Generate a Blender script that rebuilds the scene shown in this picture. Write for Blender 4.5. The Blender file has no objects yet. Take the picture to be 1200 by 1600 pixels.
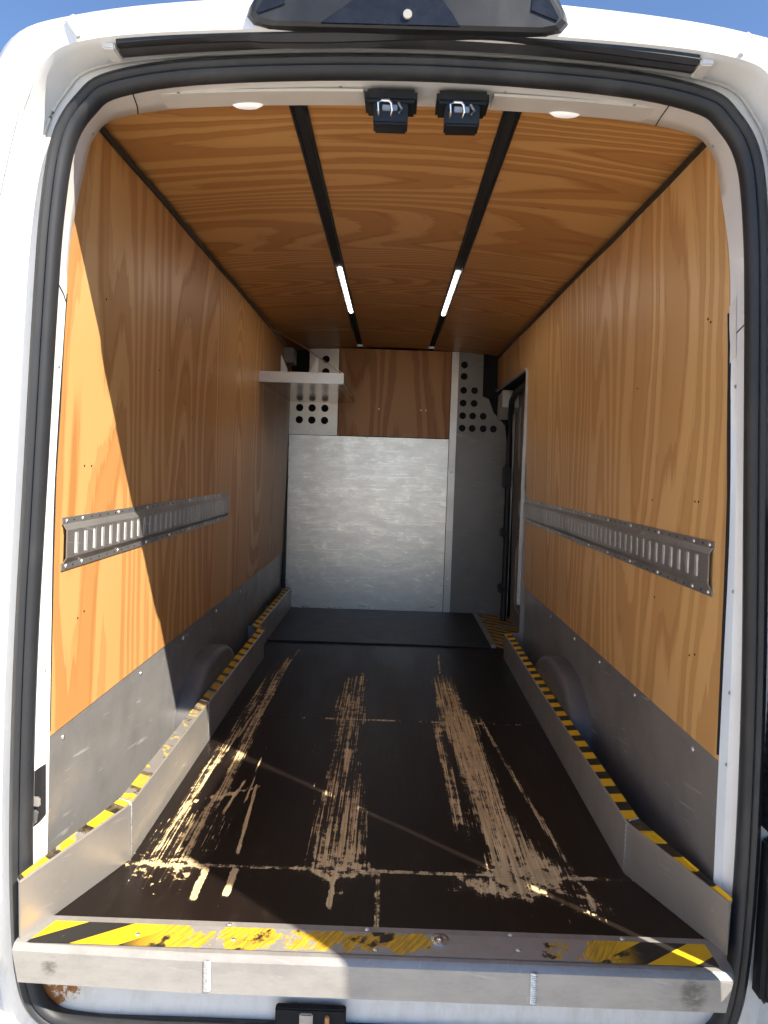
import bpy, bmesh, math, random
from mathutils import Vector, Matrix
from mathutils.geometry import delaunay_2d_cdt

random.seed(7)
scene = bpy.context.scene
col = scene.collection

# ------------------------------------------------------------------ camera
cam_data = bpy.data.cameras.new('camera')
cam = bpy.data.objects.new('camera', cam_data); col.objects.link(cam)
cam_data.sensor_fit = 'VERTICAL'; cam_data.sensor_height = 36.0
cam_data.lens = 36.0 * 1100.0 / 1600.0
cam_data.clip_start = 0.02; cam_data.clip_end = 1000
# columns: camera right, camera up, camera backward in world axes
M = Matrix(((0.99945875, -0.03191852, 0.00796341, 0.0),
            (0.00997932, 0.06350474, -0.99793164, -1.60),
            (0.03134679, 0.99747098, 0.06378889, 1.04),
            (0, 0, 0, 1)))
cam.matrix_world = M
scene.camera = cam

# ------------------------------------------------------------------ light
SUN = Vector((-0.766, 0.643, -1.00)).normalized()      # the way the sunlight travels
world = bpy.data.worlds.new('World'); scene.world = world; world.use_nodes = True
wn = world.node_tree.nodes; wl = world.node_tree.links
sky = wn.new('ShaderNodeTexSky'); sky.sky_type = 'NISHITA'; sky.sun_disc = False
sky.sun_elevation = math.asin(-SUN.z)
sky.sun_rotation = math.atan2(-SUN.x, -SUN.y)
sky.altitude = 2500.0; sky.air_density = 1.0; sky.dust_density = 0.1; sky.ozone_density = 4.0
wl.new(sky.outputs[0], wn['Background'].inputs[0]); wn['Background'].inputs[1].default_value = 0.072
sd = bpy.data.lights.new('sun', 'SUN'); sd.energy = 3.4; sd.angle = math.radians(0.5); sd.color = (1.0, 0.90, 0.76)
sun = bpy.data.objects.new('sun', sd); col.objects.link(sun)
sun.rotation_euler = SUN.to_track_quat('-Z', 'Y').to_euler(); sun.location = (4, -4, 6)
scene.view_settings.view_transform = 'Standard'; scene.view_settings.look = 'None'
scene.view_settings.gamma = 1.0; scene.view_settings.use_curve_mapping = False
scene.view_settings.exposure = 1.85
scene.render.engine = 'CYCLES'
scene.cycles.use_denoising = True
scene.cycles.max_bounces = 7; scene.cycles.diffuse_bounces = 5; scene.cycles.glossy_bounces = 4
scene.cycles.use_adaptive_sampling = True; scene.cycles.adaptive_threshold = 0.03
scene.cycles.sample_clamp_indirect = 6.0
scene.cycles.caustics_reflective = False; scene.cycles.caustics_refractive = False

# ------------------------------------------------------------------ node expressions
class X:
    """a socket (or number) with arithmetic that writes math nodes"""
    def __init__(s, t, v): s.t = t; s.v = v
    def _op(s, op, *a, clamp=False):
        n = s.t.nodes.new('ShaderNodeMath'); n.operation = op; n.use_clamp = clamp
        for i, q in enumerate((s,) + a):
            q = q.v if isinstance(q, X) else q
            if isinstance(q, (int, float)): n.inputs[i].default_value = q
            else: s.t.links.new(q, n.inputs[i])
        return X(s.t, n.outputs[0])
    def __add__(s, o): return s._op('ADD', o)
    __radd__ = __add__
    def __sub__(s, o): return s._op('SUBTRACT', o)
    def __rsub__(s, o): return X(s.t, o)._op('SUBTRACT', s)
    def __mul__(s, o): return s._op('MULTIPLY', o)
    __rmul__ = __mul__
    def __truediv__(s, o): return s._op('DIVIDE', o)
    def fract(s): return s._op('FRACT')
    def abs(s): return s._op('ABSOLUTE')
    def pow(s, p): return s._op('POWER', p)
    def max(s, o): return s._op('MAXIMUM', o)
    def min(s, o): return s._op('MINIMUM', o)
    def sin(s): return s._op('SINE')
    def clamp(s): return s._op('ADD', 0.0, clamp=True)
    def step(s, a, b):
        n = s.t.nodes.new('ShaderNodeMapRange'); n.interpolation_type = 'SMOOTHSTEP'
        s.t.links.new(s.v, n.inputs[0])
        for i, q in ((1, a), (2, b)):
            if isinstance(q, X): s.t.links.new(q.v, n.inputs[i])
            else: n.inputs[i].default_value = q
        n.inputs[3].default_value = 0; n.inputs[4].default_value = 1
        return X(s.t, n.outputs[0])
    def lin(s, a, b, c, d):
        n = s.t.nodes.new('ShaderNodeMapRange'); n.clamp = True
        s.t.links.new(s.v, n.inputs[0])
        for i, q in ((1, a), (2, b), (3, c), (4, d)): n.inputs[i].default_value = q
        return X(s.t, n.outputs[0])
    def win(s, a, b, e): return s.step(a - e, a + e) * (1 - s.step(b - e, b + e))
    def curve(s, pts):
        """piecewise linear through (in, out) points, in ascending"""
        r = None
        for (a, c), (b, d) in zip(pts, pts[1:]):
            seg = s.lin(a, b, 0.0, d - c)
            r = seg + c if r is None else r + seg
        return r

class Mat:
    def __init__(s, name):
        s.m = bpy.data.materials.new(name); s.m.use_nodes = True
        s.t = s.m.node_tree; s.p = s.t.nodes['Principled BSDF']
        tc = s.t.nodes.new('ShaderNodeTexCoord'); sp = s.t.nodes.new('ShaderNodeSeparateXYZ')
        s.t.links.new(tc.outputs['Object'], sp.inputs[0])
        s.x, s.y, s.z = (X(s.t, sp.outputs[i]) for i in range(3))
    def vec(s, a, b, c=0.0):
        n = s.t.nodes.new('ShaderNodeCombineXYZ')
        for i, q in enumerate((a, b, c)):
            if isinstance(q, X): s.t.links.new(q.v, n.inputs[i])
            else: n.inputs[i].default_value = q
        return n.outputs[0]
    def noise(s, a, b, c=0.0, detail=2.0, rough=0.5, dist=0.0, scale=1.0):
        n = s.t.nodes.new('ShaderNodeTexNoise'); n.inputs['Scale'].default_value = scale
        n.inputs['Detail'].default_value = detail; n.inputs['Roughness'].default_value = rough
        n.inputs['Distortion'].default_value = dist
        s.t.links.new(s.vec(a, b, c), n.inputs['Vector'])
        return X(s.t, n.outputs[0])
    def mix(s, f, a, b):
        n = s.t.nodes.new('ShaderNodeMix'); n.data_type = 'RGBA'
        for i, q in ((0, f), (6, a), (7, b)):
            if isinstance(q, X): s.t.links.new(q.v, n.inputs[i])
            elif isinstance(q, (int, float)): n.inputs[i].default_value = q
            elif isinstance(q, tuple): n.inputs[i].default_value = (*q[:3], 1)
            else: s.t.links.new(q, n.inputs[i])
        return n.outputs[2]
    def set(s, **k):
        for key, v in k.items():
            i = s.p.inputs[key.replace('_', ' ')]
            if isinstance(v, X): s.t.links.new(v.v, i)
            elif isinstance(v, tuple): i.default_value = (*v[:3], 1)
            elif isinstance(v, (int, float)): i.default_value = v
            else: s.t.links.new(v, i)
        return s
    def bump(s, h, strength=0.3, dist=0.002):
        n = s.t.nodes.new('ShaderNodeBump'); n.inputs['Strength'].default_value = strength
        n.inputs['Distance'].default_value = dist
        s.t.links.new(h.v, n.inputs['Height']); s.t.links.new(n.outputs[0], s.p.inputs['Normal'])
        return s

def plain(name, c, rough=0.5, metal=0.0, var=0.12, scale=30.0, **k):
    m = Mat(name); n = m.noise(m.x, m.y, m.z, detail=4, scale=scale)
    d = tuple(q * (1 - var) for q in c); b = tuple(min(1, q * (1 + var)) for q in c)
    m.set(Base_Color=m.mix(n.step(0.3, 0.7), d, b), Roughness=n * 0.2 + (rough - 0.1), Metallic=metal, **k)
    return m

def wood(name, u, v, seed, early=(0.70, 0.43, 0.180), late=(0.52, 0.275, 0.100), k=9.5):
    """rotary-cut pine plywood: contour bands of a field stretched along the grain; u across, v along (axis letters)"""
    m = Mat(name); U = getattr(m, u); V = getattr(m, v)
    wob = m.noise(U * 2.5, V * 3.2, seed + 9.0, detail=3) * 0.042
    Ud = U + wob
    f = m.noise(Ud * 2.3, V * 0.30, seed, detail=1.5, rough=0.4)
    dens = m.noise(U * 1.3, V * 0.12, seed + 4.0, detail=1).step(0.38, 0.62)
    rings = f * k + Ud * (dens * 9.0) + m.noise(Ud * 8, V * 0.9, seed + 2.0, detail=2) * 0.55
    jag = m.noise(U * 55, V * 2.0, seed + 5.0, detail=3) * 0.36
    r = (rings + jag).fract()
    lw = r.step(0.36, 0.52) * (1 - r.step(0.94, 0.985))
    r2 = (rings * 2.0 + jag).fract()
    fine = r2.step(0.45, 0.95) * (1 - r2.step(0.96, 1.0)) * m.noise(U * 3, V * 0.4, seed + 6.0).step(0.42, 0.58)
    fib = m.noise(U * 260, V * 6, seed, detail=3, rough=0.6)
    tone = m.noise(U * 2.0, V * 0.8, seed + 8.0, detail=2)
    fac = (lw * 0.66 + fine * 0.46 + (fib - 0.5) * 0.30 + (tone - 0.5) * 0.5 + 0.04).clamp()
    c = m.mix(fac, early, late)
    # small dark pin knots and resin flecks
    kn = m.noise(U * 17, V * 6, seed + 12.0, detail=1).step(0.80, 0.83)
    c = m.mix(kn * 0.6, c, (0.10, 0.045, 0.02))
    m.set(Base_Color=c, Roughness=fac * 0.12 + 0.42, Coat_Weight=0.12, Coat_Roughness=0.32, Specular_IOR_Level=0.35)
    m.bump(fib, 0.08, 0.001)
    return m.m

def alu(name, c=0.62, rough=0.36, axis='z', scr=0.5, dirt=0.35, metal=0.95, seed=0.0, dents=0.06, brush=0.35, tint=(1.0, 1.0, 1.01), bf=60, ripple=0.0, spots=()):
    m = Mat(name)
    ax = {'x': (1, bf, bf), 'y': (bf, 1, bf), 'z': (bf, bf, 1)}[axis]
    br = m.noise(m.x * ax[0], m.y * ax[1], m.z * ax[2] + seed, detail=4, rough=0.65, scale=2.0)
    cl = m.noise(m.x, m.y, m.z + seed, detail=5, rough=0.6, scale=5.0)
    a = m.noise(m.x * 2.5 + m.y * 1.2, m.y * 3.0, m.z * 46 + m.y * 7 + m.x * 9 + seed, detail=3, dist=0.3, scale=2.0)
    s1 = a.step(0.64, 0.70) * m.noise(m.x, m.y, m.z, scale=7.0, detail=3).step(0.45, 0.6)
    b = m.noise(m.x * 30 - m.y * 14, m.y * 7, m.z * 22 + seed, detail=3, dist=0.8, scale=2.0)
    s2 = b.step(0.69, 0.74) * 0.5
    s = (s1 + s2).clamp() * scr
    t3 = tuple(c * q for q in tint)
    if axis == 'x': cl = m.noise(m.x * 2.2, m.y, m.z * 5 + seed, detail=8, rough=0.78, scale=3.4)
    base = m.mix(cl.step(0.35, 0.75) * dirt, t3, tuple(q * 0.6 for q in t3))
    base = m.mix(s, base, (min(0.9, c * 2.0),) * 3)
    for sx, sz, sr in spots:
        dx = (m.x - sx) / sr; dz = (m.z - sz) / (sr * 1.3)
        base = m.mix((1 - (dx * dx + dz * dz).step(0.1, 1.2)) * cl.step(0.42, 0.62) * 0.65, base, (0.05, 0.047, 0.042))
    m.set(Base_Color=base, Metallic=metal, Roughness=(br - 0.5) * min(brush, 0.2) + cl * 0.22 + s * 0.15 + (rough - 0.11))
    big = m.noise(m.x, m.y, m.z * 2.5 + seed, detail=2, scale=3.5)
    if ripple: big = big + m.noise(m.x * 5.0, seed, m.z * 0.3, detail=1) * (ripple / (dents * 10))
    m.bump(big * (dents * 10) + br * (brush * 0.2), 0.5, 0.006)
    return m.m

def rubber(name, c=(0.018, 0.02, 0.024), rough=0.42):
    m = Mat(name); n = m.noise(m.x, m.y, m.z, detail=5, scale=14.0)
    d = m.noise(m.x * 2, m.y * 2, m.z * 0.7, detail=4, scale=6.0).step(0.5, 0.75)
    m.set(Base_Color=m.mix(d * 0.35, c, (0.07, 0.07, 0.072)), Roughness=n * 0.25 + rough - 0.1)
    return m.m

def floor_mat():
    """film-faced plywood; how far the film is worn through comes from the boards' own wear map"""
    m = Mat('worn_phenolic_plywood'); x, y = m.x, m.y
    at = m.t.nodes.new('ShaderNodeAttribute'); at.attribute_name = 'wear'
    z = X(m.t, at.outputs['Fac'])
    sA = m.noise(x * 210, y * 1.5, 1.0, detail=4, rough=0.6)          # long fine scratches
    sB = m.noise(x * 95, y * 3.6, 2.0, detail=5, rough=0.65)         # ragged chips
    sC = m.noise(x * 30, y * 30, 3.0, detail=5, rough=0.7)           # flakes
    st = sA * 0.5 + sB * 0.5
    j1 = (1 - ((y - 0.152).abs() / 0.010).step(0.4, 1.3)) * x.curve([(-0.66, 0.3), (-0.62, 1.0), (-0.40, 0.95), (-0.38, 0.86), (-0.2, 0.86), (0.0, 0.95), (0.55, 0.9), (0.64, 0.55)])  # joint line: worn edge, with its lit rim painted in
    z = z.max(j1)
    j2 = (1 - ((y - 1.236).abs() / 0.012).step(0.4, 1.3)) * x.curve([(-0.66, 0.45), (-0.5, 0.72), (-0.42, 0.45), (-0.24, 0.5), (-0.225, 0.98), (0.05, 0.95), (0.06, 0.45), (0.2, 0.5), (0.22, 1.0), (0.40, 0.95), (0.42, 0.5)])
    z = z.max(j2)
    j3 = (1 - ((x - 0.001).abs() / 0.010).step(0.3, 1.3)) * (1 - y.step(0.14, 0.155)) * 0.82
    z = z.max(j3)
    chips = sC.step(0.695, 0.715) * m.noise(x, y, 7.0, scale=2.5).step(0.45, 0.6)
    flk = y.win(-0.02, 0.20, 0.05)
    worn = (z * 0.52 + (st - 0.5) * (2.2 - flk * 1.5) + (sC - 0.5) * (0.8 + flk * 0.9)).step(0.37, 0.47)
    worn = worn.max(chips).max(sA.step(0.70, 0.72) * sB.step(0.5, 0.6))
    haze = m.noise(x * 4, y * 0.9, 5.0, detail=4).step(0.35, 0.75)
    half = (z * 0.5 + (st - 0.5) * 1.1).step(0.18, 0.5)               # film rubbed thin around the bare strips
    film = m.mix(haze, (0.008, 0.0052, 0.0042), (0.015, 0.010, 0.008))
    film = m.mix(half * 0.5, film, (0.075, 0.052, 0.038))
    dust = m.noise(x * 9, y * 3, 11.0, detail=6, rough=0.75).step(0.52, 0.80)
    film = m.mix(dust * 0.16, film, (0.16, 0.12, 0.09))
    bare = m.mix(m.noise(x * 120, y * 5, 6.0, detail=3).step(0.3, 0.7), (0.54, 0.395, 0.205), (0.82, 0.64, 0.365))
    bare = m.mix(m.noise(x, y, 8.0, scale=9.0, detail=4).step(0.55, 0.75) * 0.5, bare, (0.26, 0.16, 0.12))
    m.set(Base_Color=m.mix(worn, film, bare), Roughness=worn * 0.35 + haze * 0.12 + sB * 0.15 + 0.32, Specular_IOR_Level=0.3)
    m.bump(sA, 0.12, 0.0012)
    return m.m

def sstep(v, a, b):
    t = min(1.0, max(0.0, (v - a) / (b - a))); return t * t * (3 - 2 * t)
def lerp_pts(v, pts):
    if v <= pts[0][0]: return pts[0][1]
    for (a, c), (b, d) in zip(pts, pts[1:]):
        if v <= b: return c + (d - c) * (v - a) / (b - a)
    return pts[-1][1]
def C_(v): return v if isinstance(v, list) else [(0, v)]
# centre line, half width, y range, fade, strength along y
WEAR = [(C_(c), C_(w), y0, y1, e, C_(k), ed) for c, w, y0, y1, e, k, ed in (
    # right-hand band
    ([(-0.08, 0.43), (0.10, 0.375), (0.20, 0.385), (0.42, 0.345), (0.80, 0.325), (1.25, 0.305), (2.1, 0.272)],
     [(-0.08, 0.05), (0.05, 0.10), (0.16, 0.13), (0.26, 0.075), (0.60, 0.060), (0.95, 0.062), (1.24, 0.085), (1.36, 0.062), (2.1, 0.045)], 0.03, 1.90, 0.16,
     [(0.0, 0.75), (0.15, 1.10), (0.3, 1.0), (0.55, 0.90), (0.75, 1.05), (1.25, 1.1), (1.5, 0.9), (1.9, 0.85), (2.1, 0.6)], 0.5),
    ([(0.3, 0.235), (1.3, 0.225)], 0.022, 0.35, 1.25, 0.1, 0.80, 0.5),
    ([(0.0, 0.53), (0.7, 0.455), (1.3, 0.405)], 0.009, -0.02, 1.35, 0.1, 0.80, 0.5),
    (0.33, [(0.02, 0.08), (0.15, 0.17)], 0.05, 0.155, 0.05, 1.0, 0.7),
    ([(0.03, 0.52), (0.16, 0.47)], 0.06, -0.02, 0.13, 0.04, 0.62, 0.6),
    ([(1.3, 0.25), (2.3, 0.30)], 0.006, 1.9, 2.3, 0.05, 0.9, 0.5),
    # centre band
    ([(0.0, -0.11), (0.45, -0.118), (1.3, -0.145), (2.1, -0.13)],
     [(0.0, 0.02), (0.12, 0.06), (0.22, 0.075), (0.55, 0.085), (0.9, 0.05), (1.2, 0.07), (1.4, 0.075), (2.1, 0.035)], 0.05, 1.88, 0.16,
     [(0.0, 0.6), (0.2, 0.9), (0.5, 0.74), (0.75, 0.52), (1.0, 0.5), (1.18, 0.74), (1.4, 0.78), (1.6, 0.66), (1.95, 0.9), (2.1, 0.4)], 0.5),
    (-0.118, 0.013, 0.72, 0.94, 0.04, 1.15, 0.5), (-0.075, 0.012, 0.25, 0.72, 0.06, 0.85, 0.5), (-0.165, 0.012, 0.25, 0.70, 0.06, 0.85, 0.5),
    ([(0.15, -0.10), (0.25, -0.11)], [(0.06, 0.07), (0.15, 0.115), (0.24, 0.05)], 0.11, 0.20, 0.06, 1.1, 0.7),
    (-0.113, 0.007, -0.01, 0.12, 0.02, 1.1, 0.5),
    # left streaks
    ([(0.15, -0.54), (0.6, -0.497), (1.2, -0.518), (2.3, -0.515)], [(0.1, 0.05), (0.4, 0.020), (1.2, 0.026), (2.3, 0.014)], 0.16, 2.15, 0.16, 0.88, 0.5),
    ([(0.1, -0.59), (0.7, -0.585), (1.2, -0.57), (2.2, -0.56)], 0.024, 0.2, 2.0, 0.2, 0.70, 0.6),
    ([(0.15, -0.60), (1.2, -0.545)], 0.0055, 0.15, 1.2, 0.05, 1.0, 0.5), ([(1.0, -0.55), (2.3, -0.485)], 0.005, 1.0, 2.3, 0.05, 0.95, 0.5),
    (-0.54, 0.10, 0.05, 0.42, 0.10, 0.66, 0.6),
    ([(0.2, -0.375), (0.65, -0.405)], 0.0055, 0.2, 0.62, 0.02, 1.2, 0.5),
    (-0.44, 0.010, 0.0, 0.15, 0.015, 1.25, 0.5), (-0.365, 0.010, 0.02, 0.145, 0.012, 1.25, 0.5),
    ([(0.45, -0.465), (0.65, -0.445)], 0.005, 0.42, 0.65, 0.02, 1.15, 0.5), ([(0.5, -0.415), (0.8, -0.425)], 0.004, 0.5, 0.82, 0.02, 1.0, 0.5),
    (-0.54, [(0.08, 0.07), (0.15, 0.125), (0.2, 0.06)], 0.12, 0.185, 0.04, 1.0, 0.7),
)]
def wear_at(x, y):
    r = 0.0
    for c, w, y0, y1, e, k, ed in WEAR:
        if y < y0 - e or y > y1 + e: continue
        d = abs(x - lerp_pts(y, c)) / lerp_pts(y, w)
        if d >= 1 + ed: continue
        q = (1 - sstep(d, 1 - ed, 1 + ed)) * sstep(y, y0 - e, y0 + e) * (1 - sstep(y, y1 - e, y1 + e)) * lerp_pts(y, k)
        if q > r: r = q
    # short cross scratches near the left streaks
    for ya, xa, yb, xb in ((.52, -.53, .545, -.45), (.555, -.48, .60, -.39), (.45, -.60, .50, -.56)):
        if xa <= x <= xb and abs(y - (ya + (yb - ya) * (x - xa) / (xb - xa))) < .008: r = max(r, 1.1)
    return r

def hazard(name, u, pitch, slant_axis, slant, wear, seed, wear_fn=None, duty=0.5, phase=0.0):
    """yellow and black warning tape, partly rubbed off to bare aluminium"""
    m = Mat(name); U = getattr(m, u); S = getattr(m, slant_axis)
    b = ((U + S * slant + phase) / pitch).fract()
    yel = b.step(0.0, 0.01) * (1 - b.step(duty, duty + 0.01))
    n = m.noise(m.x, m.y, m.z + seed, detail=5, rough=0.7, scale=26.0)
    n2 = m.noise(m.x, m.y, m.z + seed, detail=3, scale=6.0)
    n3 = m.noise(m.x * 60, m.y * 60, m.z * 60 + seed, detail=3, rough=0.6)
    w = wear_fn(m) if wear_fn else X(m.t, wear) * 1.0
    gone = (w + (n - 0.5) * 1.1 + (n2 - 0.5) * 0.8).step(0.56, 0.59)
    dirty = (w * 0.8 + (n3 - 0.5) * 0.9 + (n - 0.5) * 0.9).step(0.10, 0.55)
    c = m.mix(yel, (0.014, 0.014, 0.013), (0.86, 0.50, 0.010))
    c = m.mix(dirty * 0.55, c, (0.20, 0.15, 0.07))
    c = m.mix(gone, c, (0.46, 0.45, 0.43))
    m.set(Base_Color=c, Roughness=n * 0.2 + 0.38, Metallic=gone * 0.75)
    return m.m

def paint():
    m = Mat('white_body_paint'); n = m.noise(m.x, m.y, m.z, detail=4, scale=4.0)
    g = m.noise(m.x, m.y, m.z, detail=6, rough=0.7, scale=22.0).step(0.60, 0.78)
    c = m.mix(n.step(0.3, 0.7), (0.74, 0.745, 0.74), (0.80, 0.80, 0.79))
    c = m.mix(g * 0.30, c, (0.42, 0.38, 0.32))
    sp = m.noise(m.x, m.y, m.z, detail=3, rough=0.8, scale=70.0).step(0.72, 0.76)
    c = m.mix(sp * 0.5, c, (0.22, 0.18, 0.14))
    low = (1 - m.z.step(-.12, .35)) * m.noise(m.x * 3, m.y * 3, m.z, detail=6, rough=0.7, scale=9.0).step(0.42, 0.72)
    c = m.mix(low * 0.30, c, (0.40, 0.36, 0.30))
    dx = (m.x + 0.725) / 0.075; dz = (m.z + 0.172) / 0.040
    near = 1 - (dx * dx + dz * dz).step(0.2, 1.1)
    r = (near * 0.6 + (m.noise(m.x, m.y, m.z, detail=6, rough=0.75, scale=34.0) - 0.5) * 1.6).step(0.42, 0.56)
    c = m.mix((near * m.y.step(-0.4, -0.3)) * 0.25, c, (0.75, 0.55, 0.25))
    c = m.mix(r, c, m.mix(m.noise(m.x, m.y, m.z, scale=80.0), (0.18, 0.05, 0.012), (0.50, 0.20, 0.04)))
    m.set(Base_Color=c, Roughness=r * 0.5 + g * 0.2 + 0.28, Coat_Weight=0.25, Coat_Roughness=0.1)
    return m.m

MAT = {}
MAT['paint'] = paint()
MAT['trim'] = plain('pale_interior_trim', (0.66, 0.645, 0.615), 0.5, var=0.05, scale=8).m
MAT['trim2'] = plain('pale_trim_insert', (0.70, 0.68, 0.645), 0.5, var=0.04, scale=8).m
MAT['seal'] = rubber('seal_rubber', rough=0.46)
MAT['black'] = rubber('black_plastic', (0.012, 0.013, 0.015), 0.36)
MAT['gloss'] = plain('glossy_black_plastic', (0.012, 0.013, 0.017), 0.18, var=0.2).m
MAT['void'] = plain('dark_fabric_and_gap_shade', (0.010, 0.010, 0.012), 0.9).m  # black that also paints the shade in gaps, holes and voids
MAT['woodL'] = wood('plywood_left', 'y', 'z', 3.0, early=(0.60, 0.34, 0.130), late=(0.42, 0.195, 0.060), k=12.0)
MAT['woodR'] = wood('plywood_right', 'y', 'z', 21.0, k=12.5)
MAT['woodC'] = wood('plywood_ceiling', 'y', 'x', 40.0, k=16.0, early=(0.62, 0.335, 0.120), late=(0.41, 0.18, 0.052))
MAT['woodB'] = wood('plywood_bulkhead', 'x', 'z', 61.0, early=(0.54, 0.27, 0.095), late=(0.36, 0.15, 0.045))
MAT['aluwall'] = alu('scuffed_wall_aluminium', 0.40, 0.40, 'y', 0.5, 0.65, metal=0.55, seed=2.0)
MAT['alubulk'] = alu('bulkhead_aluminium', 0.58, 0.30, 'x', 0.6, 0.42, seed=5.0, dents=0.007, ripple=1.6, brush=0.5, tint=(1.07, 0.98, 0.88), bf=420)
MAT['alukick'] = alu('kick_board_aluminium', 0.52, 0.40, 'y', 0.3, 0.4, metal=0.7, seed=9.0, dents=0.02, tint=(1.03, 0.99, 0.94))
MAT['alusill'] = alu('threshold_aluminium', 0.36, 0.46, 'x', 0.25, 0.6, metal=0.45, spots=((-.69, -.035, .020), (.668, -.04, .032)), seed=13.0, dents=0.02, tint=(1.02, 0.99, 0.95))
MAT['alubright'] = alu('clean_aluminium', 0.50, 0.36, 'z', 0.15, 0.3, seed=17.0, dents=0.01, brush=0.1, tint=(1.06, 0.98, 0.90))
MAT['steel'] = alu('painted_steel_bulkhead', 0.20, 0.42, 'z', 0.35, 0.4, metal=0.45, tint=(1.05, 0.98, 0.90), seed=23.0, dents=0.04)
MAT['aluarch'] = alu('dull_arch_metal', 0.16, 0.5, 'y', 0.3, 0.6, metal=0.3, seed=41.0, dents=0.02)
MAT['alumirror'] = alu('polished_tray_aluminium', 0.50, 0.16, 'x', 0.05, 0.15, metal=1.0, seed=47.0, dents=0.001, brush=0.03, tint=(1.06, 0.98, 0.90))
MAT['galv'] = alu('galvanised_track', 0.42, 0.36, 'y', 0.5, 0.6, metal=0.75, seed=31.0, dents=0.01)
MAT['galvlight'] = plain('bright_zinc', (0.80, 0.79, 0.75), 0.5, metal=0.0, var=0.15, scale=60).m
MAT['weld'] = plain('weld_metal', (0.66, 0.66, 0.66), 0.35, metal=0.9, var=0.2, scale=200).m
MAT['screw'] = plain('zinc_screw', (0.72, 0.72, 0.70), 0.3, metal=0.9).m
MAT['chrome'] = plain('chrome', (0.82, 0.82, 0.83), 0.15, metal=1.0, var=0.03).m
MAT['floor'] = floor_mat()
MAT['edge'] = plain('plywood_edge', (0.34, 0.22, 0.12), 0.8, scale=120, var=0.4).m
MAT['doorgrey'] = plain('grey_door_lining', (0.30, 0.285, 0.265), 0.55, var=0.06, scale=10).m
mm = Mat('rubber_mat'); nn = mm.noise(mm.x, mm.y, 0.0, detail=5, scale=12.0)
mm.set(Base_Color=mm.mix(nn.step(0.35, 0.7), (0.012, 0.013, 0.015), (0.028, 0.03, 0.034)), Roughness=nn * 0.3 + 0.35)
MAT['mat'] = mm.m
def lampmat(name, s, c=(1, 0.98, 0.94)):
    m = Mat(name); m.set(Base_Color=(0.9, 0.9, 0.9), Emission_Color=c, Emission_Strength=s, Roughness=0.3); return m.m
MAT['led'] = lampmat('lit_led_diffuser', 8.0, (1.0, 0.90, 0.76))
MAT['dome'] = lampmat('lit_courtesy_lens', 0.12)
gm = Mat('pale_bounce_ground'); gn = gm.noise(gm.x, gm.y, gm.z, detail=6, rough=0.7, scale=60.0); g2 = gm.noise(gm.x, gm.y, gm.z, detail=4, scale=0.8)  # unseen ground made pale to bounce fill light into the hold
gm.set(Base_Color=gm.mix(gn.step(0.35, 0.7) * 0.6 + g2 * 0.4, (0.38, 0.365, 0.335), (0.55, 0.53, 0.49)), Roughness=0.9)
gm.bump(gn, 0.5, 0.006); MAT['ground'] = gm.m

# ------------------------------------------------------------------ mesh helpers
def link(name, verts, faces, mat, parent=None, smooth=None):
    me = bpy.data.meshes.new(name); me.from_pydata([tuple(v) for v in verts], [], faces); me.update()
    bm = bmesh.new(); bm.from_mesh(me); bmesh.ops.recalc_face_normals(bm, faces=bm.faces); bm.to_mesh(me); bm.free()
    if smooth:
        for p in me.polygons: p.use_smooth = True
        me.set_sharp_from_angle(angle=math.radians(smooth))
    me.materials.append(MAT[mat] if isinstance(mat, str) else mat)
    o = bpy.data.objects.new(name, me); col.objects.link(o)
    if parent: adopt(o, parent)
    return o

def world_mat(o):
    m = Matrix.Translation(o.location)
    return m if o.parent is None else m   # every parent here is only ever translated

def adopt(o, parent):
    o.parent = parent
    if parent.type == 'EMPTY':
        o.matrix_parent_inverse = Matrix.Translation(-parent.location)
    return o

def thing(name, loc, label, cat, group=None):
    e = bpy.data.objects.new(name, None); col.objects.link(e); e.location = loc; e.empty_display_size = 0.1
    e['label'] = label; e['category'] = cat
    if group: e['group'] = group
    return e

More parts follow.
